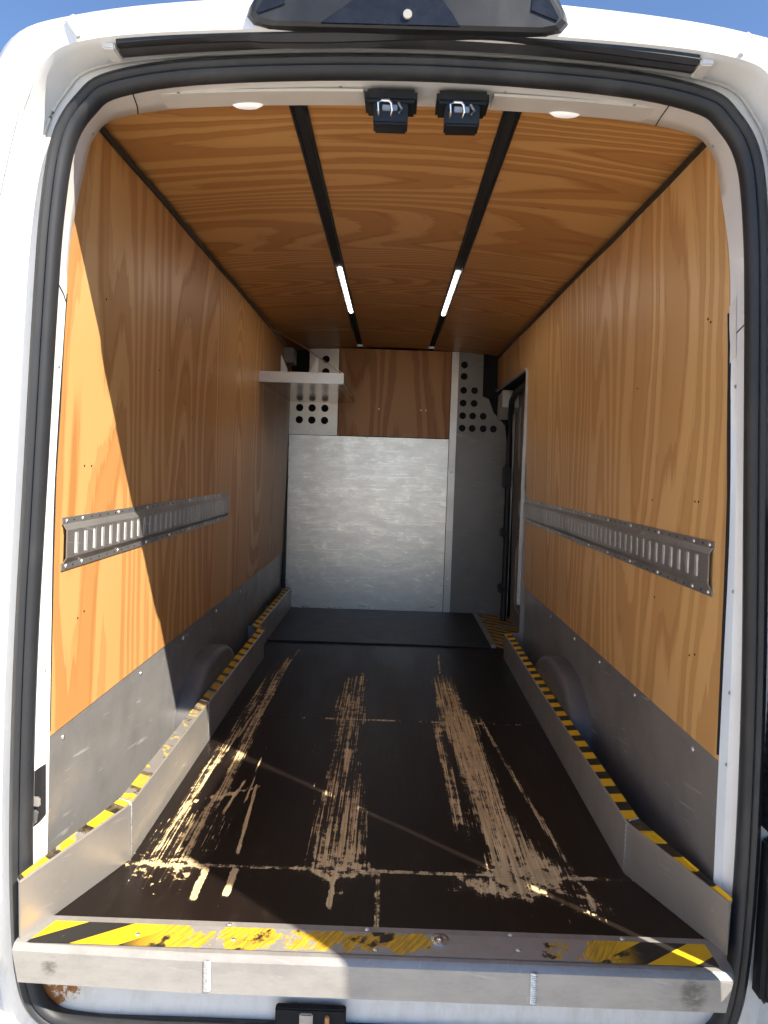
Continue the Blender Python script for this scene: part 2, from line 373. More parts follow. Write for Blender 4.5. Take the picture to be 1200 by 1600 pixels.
class G:
    """collects geometry for one mesh"""
    def __init__(s): s.v = []; s.f = []
    def add(s, v, f):
        n = len(s.v); s.v += [tuple(q) for q in v]; s.f += [tuple(i + n for i in q) for q in f]; return s
    def box(s, x0, x1, y0, y1, z0, z1, b=0.0):
        if b <= 0:
            v = [(x, y, z) for z in (z0, z1) for y in (y0, y1) for x in (x0, x1)]
            return s.add(v, [(0, 2, 3, 1), (4, 5, 7, 6), (0, 1, 5, 4), (2, 6, 7, 3), (0, 4, 6, 2), (1, 3, 7, 5)])
        bm = bmesh.new(); bmesh.ops.create_cube(bm, size=1)
        for q in bm.verts: q.co = Vector(((x0 + x1) / 2 + q.co.x * (x1 - x0), (y0 + y1) / 2 + q.co.y * (y1 - y0), (z0 + z1) / 2 + q.co.z * (z1 - z0)))
        bmesh.ops.bevel(bm, geom=bm.edges[:], offset=b, segments=2, affect='EDGES')
        bm.verts.index_update(); s.add([q.co for q in bm.verts], [[q.index for q in f.verts] for f in bm.faces]); bm.free(); return s
    def prism(s, poly, fn, a, b):
        """poly of (u, v), fn(u, v, w) -> xyz, from w=a to w=b"""
        n = len(poly)
        v = [fn(u, q, a) for u, q in poly] + [fn(u, q, b) for u, q in poly]
        f = [tuple(range(n))[::-1], tuple(range(n, 2 * n))] + [(i, (i + 1) % n, n + (i + 1) % n, n + i) for i in range(n)]
        return s.add(v, f)
    def tube(s, path, r, n=8, closed=False):
        P = [Vector(p) for p in path]; m = len(P); v = []
        for i, p in enumerate(P):
            t = (P[(i + 1) % m] - P[i - 1]) if closed else (P[min(i + 1, m - 1)] - P[max(i - 1, 0)])
            t.normalize(); a = t.cross(Vector((0, 0, 1)) if abs(t.z) < 0.9 else Vector((1, 0, 0))).normalized(); b = t.cross(a)
            v += [p + a * math.cos(2 * math.pi * k / n) * r + b * math.sin(2 * math.pi * k / n) * r for k in range(n)]
        f = [(i * n + k, i * n + (k + 1) % n, ((i + 1) % m) * n + (k + 1) % n, ((i + 1) % m) * n + k) for i in range(m if closed else m - 1) for k in range(n)]
        if not closed: f += [tuple(range(n)), tuple(range((m - 1) * n, m * n))]
        return s.add(v, f)
    def loft(s, loops, closed=True, cap=False):
        n = len(loops[0]); v = [p for L in loops for p in L]
        f = [(i * n + k, i * n + (k + 1) % n, (i + 1) * n + (k + 1) % n, (i + 1) * n + k) for i in range(len(loops) - 1) for k in range(n if closed else n - 1)]
        if cap: f += [tuple(range(n)), tuple(range((len(loops) - 1) * n, len(loops) * n))]
        return s.add(v, f)
    def plate(s, outline, holes, fn, t):
        """flat sheet with holes; fn(u, v, w), w runs 0..t"""
        pts = [Vector(p) for p in outline]; edges = [(i, (i + 1) % len(outline)) for i in range(len(outline))]
        for h in holes:
            b = len(pts); pts += [Vector(p) for p in h]; edges += [(b + i, b + (i + 1) % len(h)) for i in range(len(h))]
        vv, ee, ff, *_ = delaunay_2d_cdt(pts, edges, [], 0, 1e-6)
        def inside(p, poly):
            c = False; j = len(poly) - 1
            for i in range(len(poly)):
                (xi, yi), (xj, yj) = poly[i], poly[j]
                if (yi > p[1]) != (yj > p[1]) and p[0] < (xj - xi) * (p[1] - yi) / (yj - yi) + xi: c = not c
                j = i
            return c
        keep = []
        for t3 in ff:
            c = sum((vv[i] for i in t3), Vector((0, 0))) / len(t3)
            if inside(c, outline) and not any(inside(c, h) for h in holes): keep.append(t3)
        n = len(vv); cnt = {}
        for t3 in keep:
            for a, b in zip(t3, list(t3[1:]) + [t3[0]]): cnt.setdefault((min(a, b), max(a, b)), []).append((a, b))
        v = [fn(p.x, p.y, 0) for p in vv] + [fn(p.x, p.y, t) for p in vv]
        f = [tuple(q) for q in keep] + [tuple(i + n for i in reversed(q)) for q in keep]
        f += [(b, a, a + n, b + n) for k, l in cnt.items() if len(l) == 1 for a, b in l]
        return s.add(v, f)
    def obj(s, name, mat, parent=None, smooth=None): return link(name, s.v, s.f, mat, parent, smooth)

def circle(u, v, r, n=20): return [(u + r * math.cos(2 * math.pi * i / n), v + r * math.sin(2 * math.pi * i / n)) for i in range(n)]
def rect(a, b, c, d): return [(a, c), (b, c), (b, d), (a, d)]
def rrect(a, b, c, d, r, n=5):
    o = []
    for cx, cy, s in ((b - r, d - r, 0), (a + r, d - r, 90), (a + r, c + r, 180), (b - r, c + r, 270)):
        o += [(cx + r * math.cos(math.radians(s + 90 * i / n)), cy + r * math.sin(math.radians(s + 90 * i / n))) for i in range(n + 1)]
    return o

DOME = None
def screw(loc, normal, parent, r=0.006, mat='screw', name='screw'):
    """round button head, all sharing one mesh"""
    global DOME
    if DOME is None: DOME = {}
    if mat not in DOME:
        v = []; n = 10
        for k, (rr, h) in enumerate(((1, 0), (0.95, 0.25), (0.65, 0.5), (0.3, 0.55))): v += [(rr * math.cos(2 * math.pi * i / n), rr * math.sin(2 * math.pi * i / n), h) for i in range(n)]
        f = [(k * n + i, k * n + (i + 1) % n, (k + 1) * n + (i + 1) % n, (k + 1) * n + i) for k in range(3) for i in range(n)] + [tuple(range(3 * n, 4 * n))]
        o = link(name, v, f, mat, None, 60); DOME[mat] = o.data; bpy.data.objects.remove(o)
    o = bpy.data.objects.new(name, DOME[mat]); col.objects.link(o)
    o.location = loc; o.scale = (r, r, r); o.rotation_euler = Vector(normal).to_track_quat('Z', 'Y').to_euler()
    return adopt(o, parent)

def wallx(z): return 0.765 - 0.023 * z          # half width of the lined hold at height z
def ceilz(x): return 1.885 - 0.042 * (x / 0.72) ** 2
CX = 0.008                                       # the rear opening sits a touch right of the lining

# ------------------------------------------------------------------ ground
gr = link('ground', [(-150, -150, -0.62), (150, -150, -0.62), (150, 150, -0.62), (-150, 150, -0.62)], [(0, 1, 2, 3)], 'ground')
gr['kind'] = 'structure'

# ------------------------------------------------------------------ van
van = thing('cargo_van', (0, 1.5, -0.62), 'white cargo van seen through its open rear doors, hold lined with plywood and aluminium', 'van')

def catmull(ctrl, per=6):
    n = len(ctrl); out = []
    for i in range(n):
        p0, p1, p2, p3 = (Vector(ctrl[(i + d) % n]) for d in (-1, 0, 1, 2))
        for k in range(per):
            t = k / per; t2 = t * t; t3 = t2 * t
            out.append(0.5 * ((2 * p1) + (p2 - p0) * t + (2 * p0 - 5 * p1 + 4 * p2 - p3) * t2 + (3 * p1 - p0 - 3 * p2 + p3) * t3))
    return out
def full(half, cx=CX):
    """right half from bottom centre to top centre (x, z, y) -> closed loop of (x, y, z)"""
    R = [(x + cx, y, z) for x, z, y in half]; L = [(-x + cx, y, z) for x, z, y in half[1:-1]][::-1]
    return catmull(R + L)
ring_h = [(0, -.238), (.40, -.238), (.66, -.236), (.752, -.205), (.788, -.12), (.80, .05), (.80, .30), (.79, .62), (.771, .97), (.748, 1.37), (.733, 1.56), (.71, 1.695), (.665, 1.77), (.60, 1.813), (.40, 1.845), (0, 1.861)]
ring = full([(x, z, -.086) for x, z in ring_h])
NR = len(ring)
def offset(loop, d, y=None):
    out = []
    for i, p in enumerate(loop):
        t = loop[(i + 1) % len(loop)] - loop[i - 1]; nrm = Vector((t.z, 0, -t.x)).normalized()
        q = p + nrm * d
        if y is not None: q = Vector((q.x, y, q.z))
        out.append(q)
    return out
inner_h = [(0, -.03, -.05), (.40, -.03, -.05), (.66, -.03, -.05), (.735, -.03, -.05), (.757, -.02, -.055), (.759, .05, -.055), (.754, .30, -.055), (.748, .62, -.058), (.741, .97, -.058), (.732, 1.34, -.03), (.727, 1.52, -.012), (.718, 1.68, .032), (.700, 1.772, .05), (.63, 1.818, .05), (.40, 1.846, .05), (0, 1.857, .05)]
inner = full(inner_h, 0.002)

# pale reveal between the seal and the lining, with a return behind its inner edge
mid = [a.lerp(b, 0.55) + Vector((0, 0.012, 0)) for a, b in zip(offset(ring, -.010), inner)]
g = G(); g.loft([offset(ring, 0.012, -.084), offset(ring, -.014, -.084), mid, inner, [p + Vector((0, .004, 0)) for p in offset(inner, .004)], [p + Vector((0, .006, 0)) for p in offset(inner, .03)]])
reveal = g.obj('opening_trim', 'paint', van, 40)

# joints and a repair strip in the reveal
r_in = offset(ring, -.014, -.084)
def reveal_at(i, t):
    a, b, c = r_in[i % NR], mid[i % NR], inner[i % NR]
    p = a.lerp(b, t * 2) if t < .5 else b.lerp(c, t * 2 - 1)
    return p
def nearest(x, z): return min(range(NR), key=lambda i: (r_in[i].x - x) ** 2 + (r_in[i].z - z) ** 2)
for x, z, d in ((-.735, 1.42, 0), (.74, 1.36, 0), (-.56, 1.82, 1), (.57, 1.82, -1), (-.76, .10, 0)):
    i = nearest(x, z); n_ = offset(inner, -1.0)
    pts = [reveal_at(i, t / 6) + (n_[i] - inner[i]).normalized() * .0005 for t in range(7)]
    G().tube(pts, .0013, 5).obj('trim_joint', 'void', van)
i0, i1 = nearest(.745, 1.30), nearest(.735, 1.44)
rows = []
for i in range(min(i0, i1), max(i0, i1) + 1):
    rows.append([reveal_at(i, t) + Vector((-.0022, 0, 0)) for t in (.45, .72, 1.0)])
G().loft(rows, closed=False).obj('repair_strip', 'trim2', van)

# rubber seal round the opening
prof = [(-.021, .002), (-.024, -.010), (-.020, -.022), (-.013, -.030), (-.007, -.031), (-.003, -.026), (.001, -.031), (.007, -.034), (.013, -.031), (.016, -.025), (.021, -.022), (.024, -.012), (.022, .002)]
g = G(); g.loft([[q + Vector((0, dy, 0)) for q in offset(ring, d)] for d, dy in prof])
g.obj('door_seal', 'seal', van, 50)

# outer body: jamb, lip, rear edge, skin
def half3(pts, y): return [(x, z, y) for x, z in pts]
jamb = full(half3([(0, -.36), (.4, -.36), (.70, -.36), (.81, -.32), (.85, -.2), (.865, .05), (.862, .3), (.855, .62), (.84, .97), (.805, 1.37), (.78, 1.56), (.752, 1.71), (.712, 1.79), (.64, 1.848), (.40, 1.88), (0, 1.895)], -.086))
lip0 = full(half3([(0, -.38), (.4, -.38), (.72, -.38), (.86, -.36), (.885, -.2), (.895, .05), (.89, .3), (.883, .62), (.868, .97), (.822, 1.37), (.787, 1.56), (.757, 1.70), (.715, 1.795), (.63, 1.846), (.40, 1.870), (0, 1.884)], -.165))
lip = full(half3([(0, -.39), (.4, -.39), (.73, -.39), (.87, -.37), (.892, -.2), (.902, .05), (.897, .3), (.89, .62), (.875, .97), (.828, 1.37), (.792, 1.56), (.760, 1.705), (.712, 1.808), (.63, 1.852), (.40, 1.876), (0, 1.890)], -.178))
out0 = full(half3([(0, -.43), (.4, -.43), (.76, -.43), (.92, -.42), (.95, -.2), (.955, .05), (.953, .3), (.948, .62), (.93, .97), (.885, 1.37), (.855, 1.56), (.822, 1.72), (.770, 1.835), (.65, 1.889), (.40, 1.926), (0, 1.948)], -.182))
out1 = full(half3([(0, -.45), (.4, -.45), (.78, -.45), (.95, -.44), (.975, -.2), (.98, .05), (.978, .3), (.973, .62), (.955, .97), (.912, 1.37), (.882, 1.56), (.850, 1.74), (.79, 1.868), (.66, 1.916), (.40, 1.95), (0, 1.972)], -.150))
out2 = [Vector((p.x * 1.005, 0.3, p.z + 0.02)) for p in out1]; out3 = [Vector((p.x * 1.005, 3.9, p.z + 0.02)) for p in out1]
out4 = [Vector((p.x * 0.8, 5.0, min(p.z, 0.9))) for p in out1]
g = G(); g.loft([offset(ring, .010, -.080), offset(ring, .014, -.082), jamb, lip0, lip, out0, out1, out2, out3, out4])
g.obj('body_shell', 'paint', van, 50)

# black weather strip under the roof lip
g = G(); loops = []
for i in range(41):
    x = -0.565 + 1.14 * i / 40; zc = 1.887 - 0.032 * (x / .57) ** 2
    wav = 0.006 * math.sin(x * 9) * (1 if abs(x) < .3 else 0.3)
    loops.append([Vector((x, dy, zc + dz + (wav if 1 < k < 5 else 0))) for k, (dy, dz) in enumerate(((-.172, .004), (-.172, -.004), (-.162, -.009), (-.152, -.006), (-.143, -.011), (-.132, -.010), (-.126, -.003), (-.124, .006)))])
g.loft(loops, cap=True); g.obj('roof_weather_strip', 'seal', van, 40)
# pressed pads in the header, roof seam beads
for i, x in enumerate((-.52, -.44, -.36, -.28, -.20, .22, .30, .38, .46)):
    zc = 1.877 - 0.032 * (x / .57) ** 2
    G().prism(rrect(x - .028, x + .028, zc - .006, zc + .006, .004), lambda u, v, w: (u, w, v), -.0915, -.084).obj('pressed_pad', 'paint', van)
for s in (-1, 1):
    pts = []
    for k in range(9):
        t = k / 8; a = Vector((s * .640 + CX, -.186, 1.852)).lerp(Vector((s * .662 + CX, -.184, 1.883)), t)
        pts.append(a)
    pts += [Vector((s * .666 + CX, -.152, 1.911)), Vector((s * .668 + CX, .3, 1.932))]
    G().tube(pts, .0045, 8).obj('roof_seam', 'paint', van, 60)
    G().tube([Vector((s * q + CX, -.181, z)) for q, z in ((.735, 1.765), (.752, 1.72), (.772, 1.64), (.79, 1.56), (.81, 1.46), (.828, 1.37))], .004, 6).obj('body_sealant', 'trim', van, 60)

# sealant in the jamb corner, clips at the ends of the weather strip, trim plugs
half_top = [i for i in range(NR) if jamb[i].z > .2]
def run(sel):
    out = []
    for i in sel: out.append(jamb[i].lerp(lip0[i], .06) + Vector((0, -.002, 0)))
    return out
seg = sorted(half_top); br = [k for k in range(1, len(seg)) if seg[k] != seg[k - 1] + 1]
G().tube(run(seg), .0035, 6).obj('jamb_sealant', 'trim', van, 60)
for x, e in ((-.582, -1), (.592, 1)):
    zc = 1.884 - 0.032 * (x / .57) ** 2
    G().box(x - .013, x + .013, -.168, -.118, zc - .008, zc + .006, .003).obj('strip_clip', 'trim2', van, 40)
for x, z in ((-.69, 1.79), (.69, 1.79), (.738, 1.25), (-.74, 1.25), (.752, .55), (.754, .80), (-.752, .55), (.757, .42)):
    i = nearest(x, z); n_ = (r_in[i] - ring[i]).normalized()
    screw(reveal_at(i, .55) + n_ * .0004, n_, van, .0045, 'doorgrey', 'trim_plug')
for x in (-.46, -.12, .24, .50):
    i = nearest(x, 1.83); screw(reveal_at(i, .25) + Vector((0, 0, -.0006)), (0, 0, -1), van, .0035, 'doorgrey', 'trim_plug')

# roof camera housing
g = G(); hx = 0.004
def hl(w0, w1, y0, y1, z0, z1, r=.02):
    return [Vector((hx + x, y, z)) for x, y, z in ((-w0, y0, z0), (w0, y0, z0), (w0 + r, y0 + .004, z0 + r * .8), (w1, y1, z1), (-w1, y1, z1), (-w0 - r, y0 + .004, z0 + r * .8))]
front = [(-.265, 1.868), (.265, 1.868), (.292, 1.874), (.304, 1.888), (.300, 1.905), (.255, 1.985), (-.255, 1.985), (-.300, 1.905), (-.304, 1.888), (-.292, 1.874)]
g.loft([[Vector((hx + x * 1.02, -.170, z + .014)) for x, z in front], [Vector((hx + x * 1.02, -.182, z + .014)) for x, z in front], [Vector((hx + x, -.192, z + .012)) for x, z in front], [Vector((hx + x * .965, -.199, 1.930 + (z - 1.92) * .86)) for x, z in front]])
v = [Vector((hx + x * .965, -.199, 1.930 + (z - 1.92) * .86)) for x, z in front]; g.add(v, [tuple(range(len(v)))])
house = g.obj('camera_housing', 'black', van, 25)
G().prism([(-.165, 1.882), (.10, 1.882), (.085, 1.905), (.06, 1.935), (-.09, 1.935)], lambda u, q, w: (hx + u, w, q), -.2025, -.198).obj('lens_cover', 'gloss', house)
g = G(); g.prism(circle(.0, 1.899, .0085, 20), lambda u, q, w: (hx + u, w, q), -.207, -.201); g.obj('camera_lens', 'doorgrey', house)
for s in (-1, 1): G().prism([(s * .235, 1.915), (s * .285, 1.897), (s * .288, 1.902), (s * .245, 1.975), (s * .24, 1.975)], lambda u, q, w: (hx + u, w, q), -.2015, -.194).obj('side_cap', 'gloss', house)

# trim inserts, courtesy lamps, striker blocks on the header trim
def soff(y): return 1.8395 + (y + .07) * 0.146       # underside of the header trim
for a, b, cut in ((-.555, -.085, -1), (.195, .535, 1)):
    f = lambda u, q, w: (u, q, soff(q) - .0035 - 0.021 * (u / .56) ** 2 + w)
    n = 14; v = []
    for i in range(n + 1):
        u = a + (b - a) * i / n
        for q in (-.040, .043):
            v.append(f(u + (0.03 * (.043 - q) / .08 * cut if (i == (0 if cut < 0 else n)) else 0), q, 0))
    for i in range(n + 1):
        u = a + (b - a) * i / n
        for q in (-.040, .043): v.append(f(u + (0.03 * (.043 - q) / .08 * cut if (i == (0 if cut < 0 else n)) else 0), q, .006))
    m2 = 2 * (n + 1); fc = []
    for i in range(n):
        k = 2 * i; fc += [(k, k + 1, k + 3, k + 2), (m2 + k, m2 + k + 2, m2 + k + 3, m2 + k + 1), (k, k + 2, m2 + k + 2, m2 + k), (k + 1, m2 + k + 1, m2 + k + 3, k + 3)]
    fc += [(0, m2, m2 + 1, 1), (2 * n, 2 * n + 1, m2 + 2 * n + 1, m2 + 2 * n)]
    link('header_insert', v, fc, 'trim2', van)
for x in (-.350, .366):
    g = G(); z0 = soff(.04) - .010
    g.loft([[Vector((x + rx * math.cos(t * math.pi / 12), .036 + ry * math.sin(t * math.pi / 12), z)) for t in range(24)] for rx, ry, z in ((.037, .016, z0 + .012), (.036, .015, z0 - .002), (.026, .010, z0 - .008))], cap=True)
    g.obj('courtesy_lamp', 'dome', van, 50)
for x in (-.025, .128):
    p = G().box(x - .056, x + .056, -.055, .018, 1.815, 1.842, .006).obj('striker_housing', 'black', van, 40)
    G().box(x - .037, x + .037, -.048, .002, 1.772, 1.818, .004).obj('striker_block', 'black', p, 40)
    z0 = 1.803
    G().tube([(x - .026, -.047, z0 - .014), (x - .027, -.058, z0 - .010), (x - .026, -.060, z0 + .005), (x - .020, -.060, z0 + .010), (x - .004, -.060, z0 + .010), (x + .002, -.060, z0 + .004), (x + .002, -.058, z0 - .010), (x + .001, -.047, z0 - .014)], .0032, 8).obj('striker_loop', 'chrome', p, 60)
    g = G().tube([(x + .016, -.056, z0 + .008), (x + .024, -.058, z0 - .006), (x + .018, -.056, z0 - .014)], .003, 6); g.box(x - .018, x + .014, -.052, -.046, z0 - .006, z0 + .006, .001)
    g.obj('latch_pawl', 'galv', p, 60)

# lock recess in the left reveal, with its lever
g = G(); fn = lambda u, q, w: (u, w, q)
lock = G().prism([(-.789, .325), (-.757, .350), (-.757, .232), (-.789, .190)], lambda u, q, w: (u + (w + .07) * .25, w, q), -.0765, -.062).obj('lock_recess', 'void', van)
G().box(-.786, -.760, -.083, -.070, .258, .280, .003).obj('lock_lever', 'doorgrey', lock, 40)
G().prism([(-.784, .205), (-.768, .222), (-.764, .245), (-.772, .250), (-.786, .235)], fn, -.082, -.070).obj('lock_catch', 'galv', lock)
# lower latch slot in the bottom sheet
sl = G().box(-.22 + .0, -.062, -.105, -.085, -.235, -.173, .003).obj('latch_slot', 'void', van)
G().box(-.165, -.135, -.112, -.095, -.235, -.179, .003).obj('latch_hook', 'galv', sl, 40)
G().box(-.108, -.098, -.112, -.095, -.235, -.184, .002).obj('latch_pin', MAT['woodB'], sl, 40)

# ---- rear doors, both standing open at right angles
def rear_door(s, y0, y1, x):
    d = van
    poly = [(y0, -.28), (y0, 1.55), (y0 - .02, 1.80), (y0 - .05, 1.86), (y1 + .05, 1.90), (y1, 1.86), (y1, -.24), (y1 + .04, -.30)]
    o = G().prism(poly, lambda u, q, w: (s * (x + w), u - (w * 1.0 if u > y0 - .06 else 0), q), 0, .062).obj('rear_door', 'paint', van)
    G().prism([(y0 - .05, -.22), (y0 - .05, .86), (y1 + .03, .86), (y1 + .03, -.22)], lambda u, q, w: (s * (x + w), u, q), -.006, 0.001).obj('door_lining', 'black' if s > 0 else 'trim', o)
    G().prism([(y0 - .05, .89), (y0 - .05, 1.68), (y1 + .03, 1.80), (y1 + .03, .89)], lambda u, q, w: (s * (x + w), u, q), -.006, 0.001).obj('door_lining', 'black' if s > 0 else 'trim', o)
    for z in (.10, .72, 1.30):
        G().box(min(s * (x - .01), s * (x + .03)), max(s * (x - .01), s * (x + .03)), y0 - .05, -.17, z, z + .07, .004).obj('hinge', 'galv', o, 40)
    return o
rear_door(1, -.340, -1.00, .905)
rear_door(-1, -.340, -1.00, .935)
# ribbed black boot and added sun-blocking flap beside the right-hand hinge pillar
g = G()
for k in range(30):
    z = .30 + k * .022
    g.box(.835, .868, -.14, -.088, z, z + .013, .002)
g.box(.838, .862, -.13, -.086, .28, .98)
g.obj('cable_boot', 'black', van, 40)
G().box(.905, .915, -.319, -.150, -.30, 1.93).obj('added_hinge_flap', 'black', van)  # unseen flap put in to block sun beside the door's slit
G().box(-.945, -.935, -.319, -.150, -.30, 1.88).obj('added_hinge_flap', 'black', van)  # unseen mirrored flap, added to match
G().box(.838, .862, -.14, -.088, -.10, .26, .01).obj('hinge_cover', 'black', van, 40)

bump = [(-.96, -.17), (-.94, -.27), (-.60, -.315), (.60, -.315), (.94, -.27), (.96, -.17)]
G().prism(bump, lambda u, q, w: (u, q, w), -.50, -.385).obj('rear_bumper', 'black', van)
for sx in (-1, 1):
    pr_ = [(.10, .05), (.335, .06), (.345, .03), (.345, .20), (.335, .225), (.22, .235), (.21, .20), (.05, .19), (.02, .20)]
    g = G(); g.loft([[Vector((sx * (.70 + w), 1.28 + r * math.cos(2 * math.pi * k / 40), -.275 + r * math.sin(2 * math.pi * k / 40))) for k in range(40)] for r, w in ((.20, .03), (.33, .03), (.345, .05), (.345, .19), (.33, .215), (.22, .215))])
    wh = g.obj('rear_wheel', 'black', van, 40)
    g = G(); g.loft([[Vector((sx * (.70 + w), 1.28 + r * math.cos(2 * math.pi * k / 40), -.275 + r * math.sin(2 * math.pi * k / 40))) for k in range(40)] for r, w in ((.222, .215), (.20, .17), (.09, .15), (.07, .19), (.01, .19))])
    g.obj('rim', 'galv', wh, 40)

# ------------------------------------------------------------------ floor boards
base = G().box(-.79, .79, -.09, 3.50, -.10, -.013).obj('floor', 'edge', van)
def board(x0, x1, y0, y1, z1=0.0, mat='floor', name='floor_board'):
    """a board with a finely divided top that carries the wear map"""
    if mat != 'floor': return G().box(x0, x1, y0, y1, -.012, z1, .0012).obj(name, mat, base)
    xs = [x0, x0 + .0012]; lo, hi = max(x0, -.66), min(x1, .66)
    n = int((hi - lo) / .0032); xs += [lo + (hi - lo) * i / n for i in range(n + 1) if x0 + .002 < lo + (hi - lo) * i / n < x1 - .002] + [x1 - .0012, x1]
    m = max(6, int((y1 - y0) / (.0075 if y1 < .5 else .016))); ys = [y0, y0 + .0012] + [y0 + (y1 - y0) * j / m for j in range(1, m)] + [y1 - .0012, y1]
    v = []; nx = len(xs)
    for j, y in enumerate(ys):
        for i, x in enumerate(xs): v.append((x, y, z1 - (.0012 if i in (0, nx - 1) or j in (0, len(ys) - 1) else 0)))
    f = [(j * nx + i, j * nx + i + 1, (j + 1) * nx + i + 1, (j + 1) * nx + i) for j in range(len(ys) - 1) for i in range(nx - 1)]
    nt = len(v); v += [(x0, y0, -.012), (x1, y0, -.012), (x1, y1, -.012), (x0, y1, -.012)]
    f += [tuple([nt, nt + 1] + [i for i in range(nx - 1, -1, -1)]), tuple([nt + 2, nt + 3] + [(len(ys) - 1) * nx + i for i in range(nx)]), (nt, nt + 3, nt + 2, nt + 1)]
    me = bpy.data.meshes.new(name); me.from_pydata(v, [], f); me.update()
    at = me.attributes.new('wear', 'FLOAT', 'POINT'); at.data.foreach_set('value', [wear_at(p[0], p[1]) for p in v])
    me.materials.append(MAT['floor']); o = bpy.data.objects.new(name, me); col.objects.link(o); o.parent = base
    return o
board(-.775, -.0008, -.074, .1512); board(.0008, .775, -.074, .1512)
board(-.775, .775, .1528, 1.2352); board(-.775, .775, 1.2368, 2.478)
board(-.775, .622, 2.482, 3.438, .006, 'mat', 'rubber_mat')
G().box(.622, .655, 2.52, 3.436, -.012, .010, .002).obj('mat_edging', 'alukick', base)
G().box(.656, .93, 2.276, 3.436, -.09, -.006).obj('step_tread', hazard('step_hazard_tape', 'y', .10, 'x', 1.0, .50, 3.0), base)  # tape wear raised to darken the tread for its shade
G().box(-.70, .60, 2.470, 2.490, .004, .0085, .001).obj('joint_strip', 'mat', base)

# ------------------------------------------------------------------ side lining
ZS = 0.405
def side(s, wmat, y1):
    fn = lambda u, q, w: (s * (wallx(q) + w), u, q)
    edge_pts = [(z, y + .004) for x, z, y in inner_h[5:12]]
    def front(q): return lerp_pts(q, edge_pts)
    zz = [ZS, .7, 1.0, 1.2, 1.35, 1.5, 1.6, 1.7, 1.78, 1.835]
    if s < 0: outline = [(y1, ZS), (y1, 1.84)] + [(front(q), q) for q in zz[::-1]]
    else: outline = [(2.295, ZS), (2.295, .92), (2.305, 1.600), (3.38, 1.60), (3.40, 1.84)] + [(front(q), q) for q in zz[::-1]]
    w = G().plate(outline, [], fn, .012).obj('plywood_wall_panel', wmat, van)
    w['label'] = 'plywood wall lining on the ' + ('left, half in sun' if s < 0 else 'right, cut out for the side door')
    ye = y1 if s < 0 else 2.285
    fl = lambda u, q, w: (s * (wallx(q) + .003 + w), u, q)
    a = G().plate([(-.05, -.01), (ye, -.01), (ye, ZS - .001), (-.05, ZS - .001)], [], fl, .004).obj('aluminium_wall_panel', 'aluwall', van)
    for u in ((.03, .55, 1.0, 1.5, 2.0, 2.5, 3.0) if s < 0 else (.09, .50, .86, 1.2, 1.62, 2.1)):
        screw((s * (wallx(.375) + .003), u, .375), (-s, 0, 0), a, .007)
    # staple holes in pairs, as in the photograph
    for u, q in (((.10, 1.02), (.14, 1.02), (.12, .66), (.085, .65), (.20, 1.44), (.62, 1.32), (1.0, 1.20)) if s < 0 else
                 ((.07, 1.40), (.085, 1.41), (.10, .98), (.12, .98), (.09, .61), (.12, .60), (.36, .70), (.40, .97), (.75, .76), (.55, 1.30))):
        screw((s * (wallx(q) + .0005), u, q), (-s, 0, 0), w, .0032, 'void', 'staple_hole')
    # dark tube standing for the shade in the gap between sheet and trim
    pts = []
    for q in (.42, .6, .8, 1.0, 1.15, 1.25, 1.33, 1.40):
        i = nearest(s * .76, q); pts.append(Vector((s * (wallx(q) - .0005), inner[i].y + .0055, q)))
    G().tube(pts, .0042, 6).obj('gap_shade', 'void', van)
    # wheel arch in the trough
    def arch(k, dz):
        return [(1.28 - .36 * k * math.cos(math.radians(t)), max(-.012, .0 + (.262 + dz) * math.sin(math.radians(t)) ** .75 - (.012 if t in (0, 180) else 0))) for t in range(0, 181, 9)]
    g = G(); g.loft([[Vector((s * xx, u, q)) for u, q in arch(k, dz)] for xx, k, dz in ((.685, .80, -.06), (.686, .93, -.022), (.694, .985, -.006), (.706, 1.0, 0), (.785, 1.0, 0))], cap=True)
    g.obj('wheel_arch', 'aluarch', van, 50)
    # black strip in the corner under the ceiling
    pts = []
    for k in range(36):
        y = .02 + (3.38 if s < 0 else 3.36) * k / 35
        z = 1.826 + .0015 * math.sin(y * 5.0 + s) + .001 * math.sin(y * 13)
        pts.append((s * (wallx(z) - .004), y, z))
    G().tube(pts, .0085, 6).obj('corner_strip', 'black', van)
side(-1, 'woodL', 3.42)
side(1, 'woodR', 3.40)

# ------------------------------------------------------------------ ceiling
def ceil_panel(x0, x1):
    n = 14; top = []; bot = []
    for y in (.035, 3.46):
        bot.append([Vector((x0 + (x1 - x0) * i / n, y, ceilz(x0 + (x1 - x0) * i / n))) for i in range(n + 1)])
    g = G(); g.loft(bot, closed=False)
    g.loft([[p + Vector((0, 0, .010)) for p in L] for L in bot], closed=False)
    return g.obj('plywood_ceiling_panel', 'woodC', van, 60)
ceil_panel(-.775, -.264); ceil_panel(-.2255, .2375); ceil_panel(.276, .775)
G().box(-.775, .775, .04, 3.46, 1.903, 1.910).obj('ceiling_backing', 'void', van)

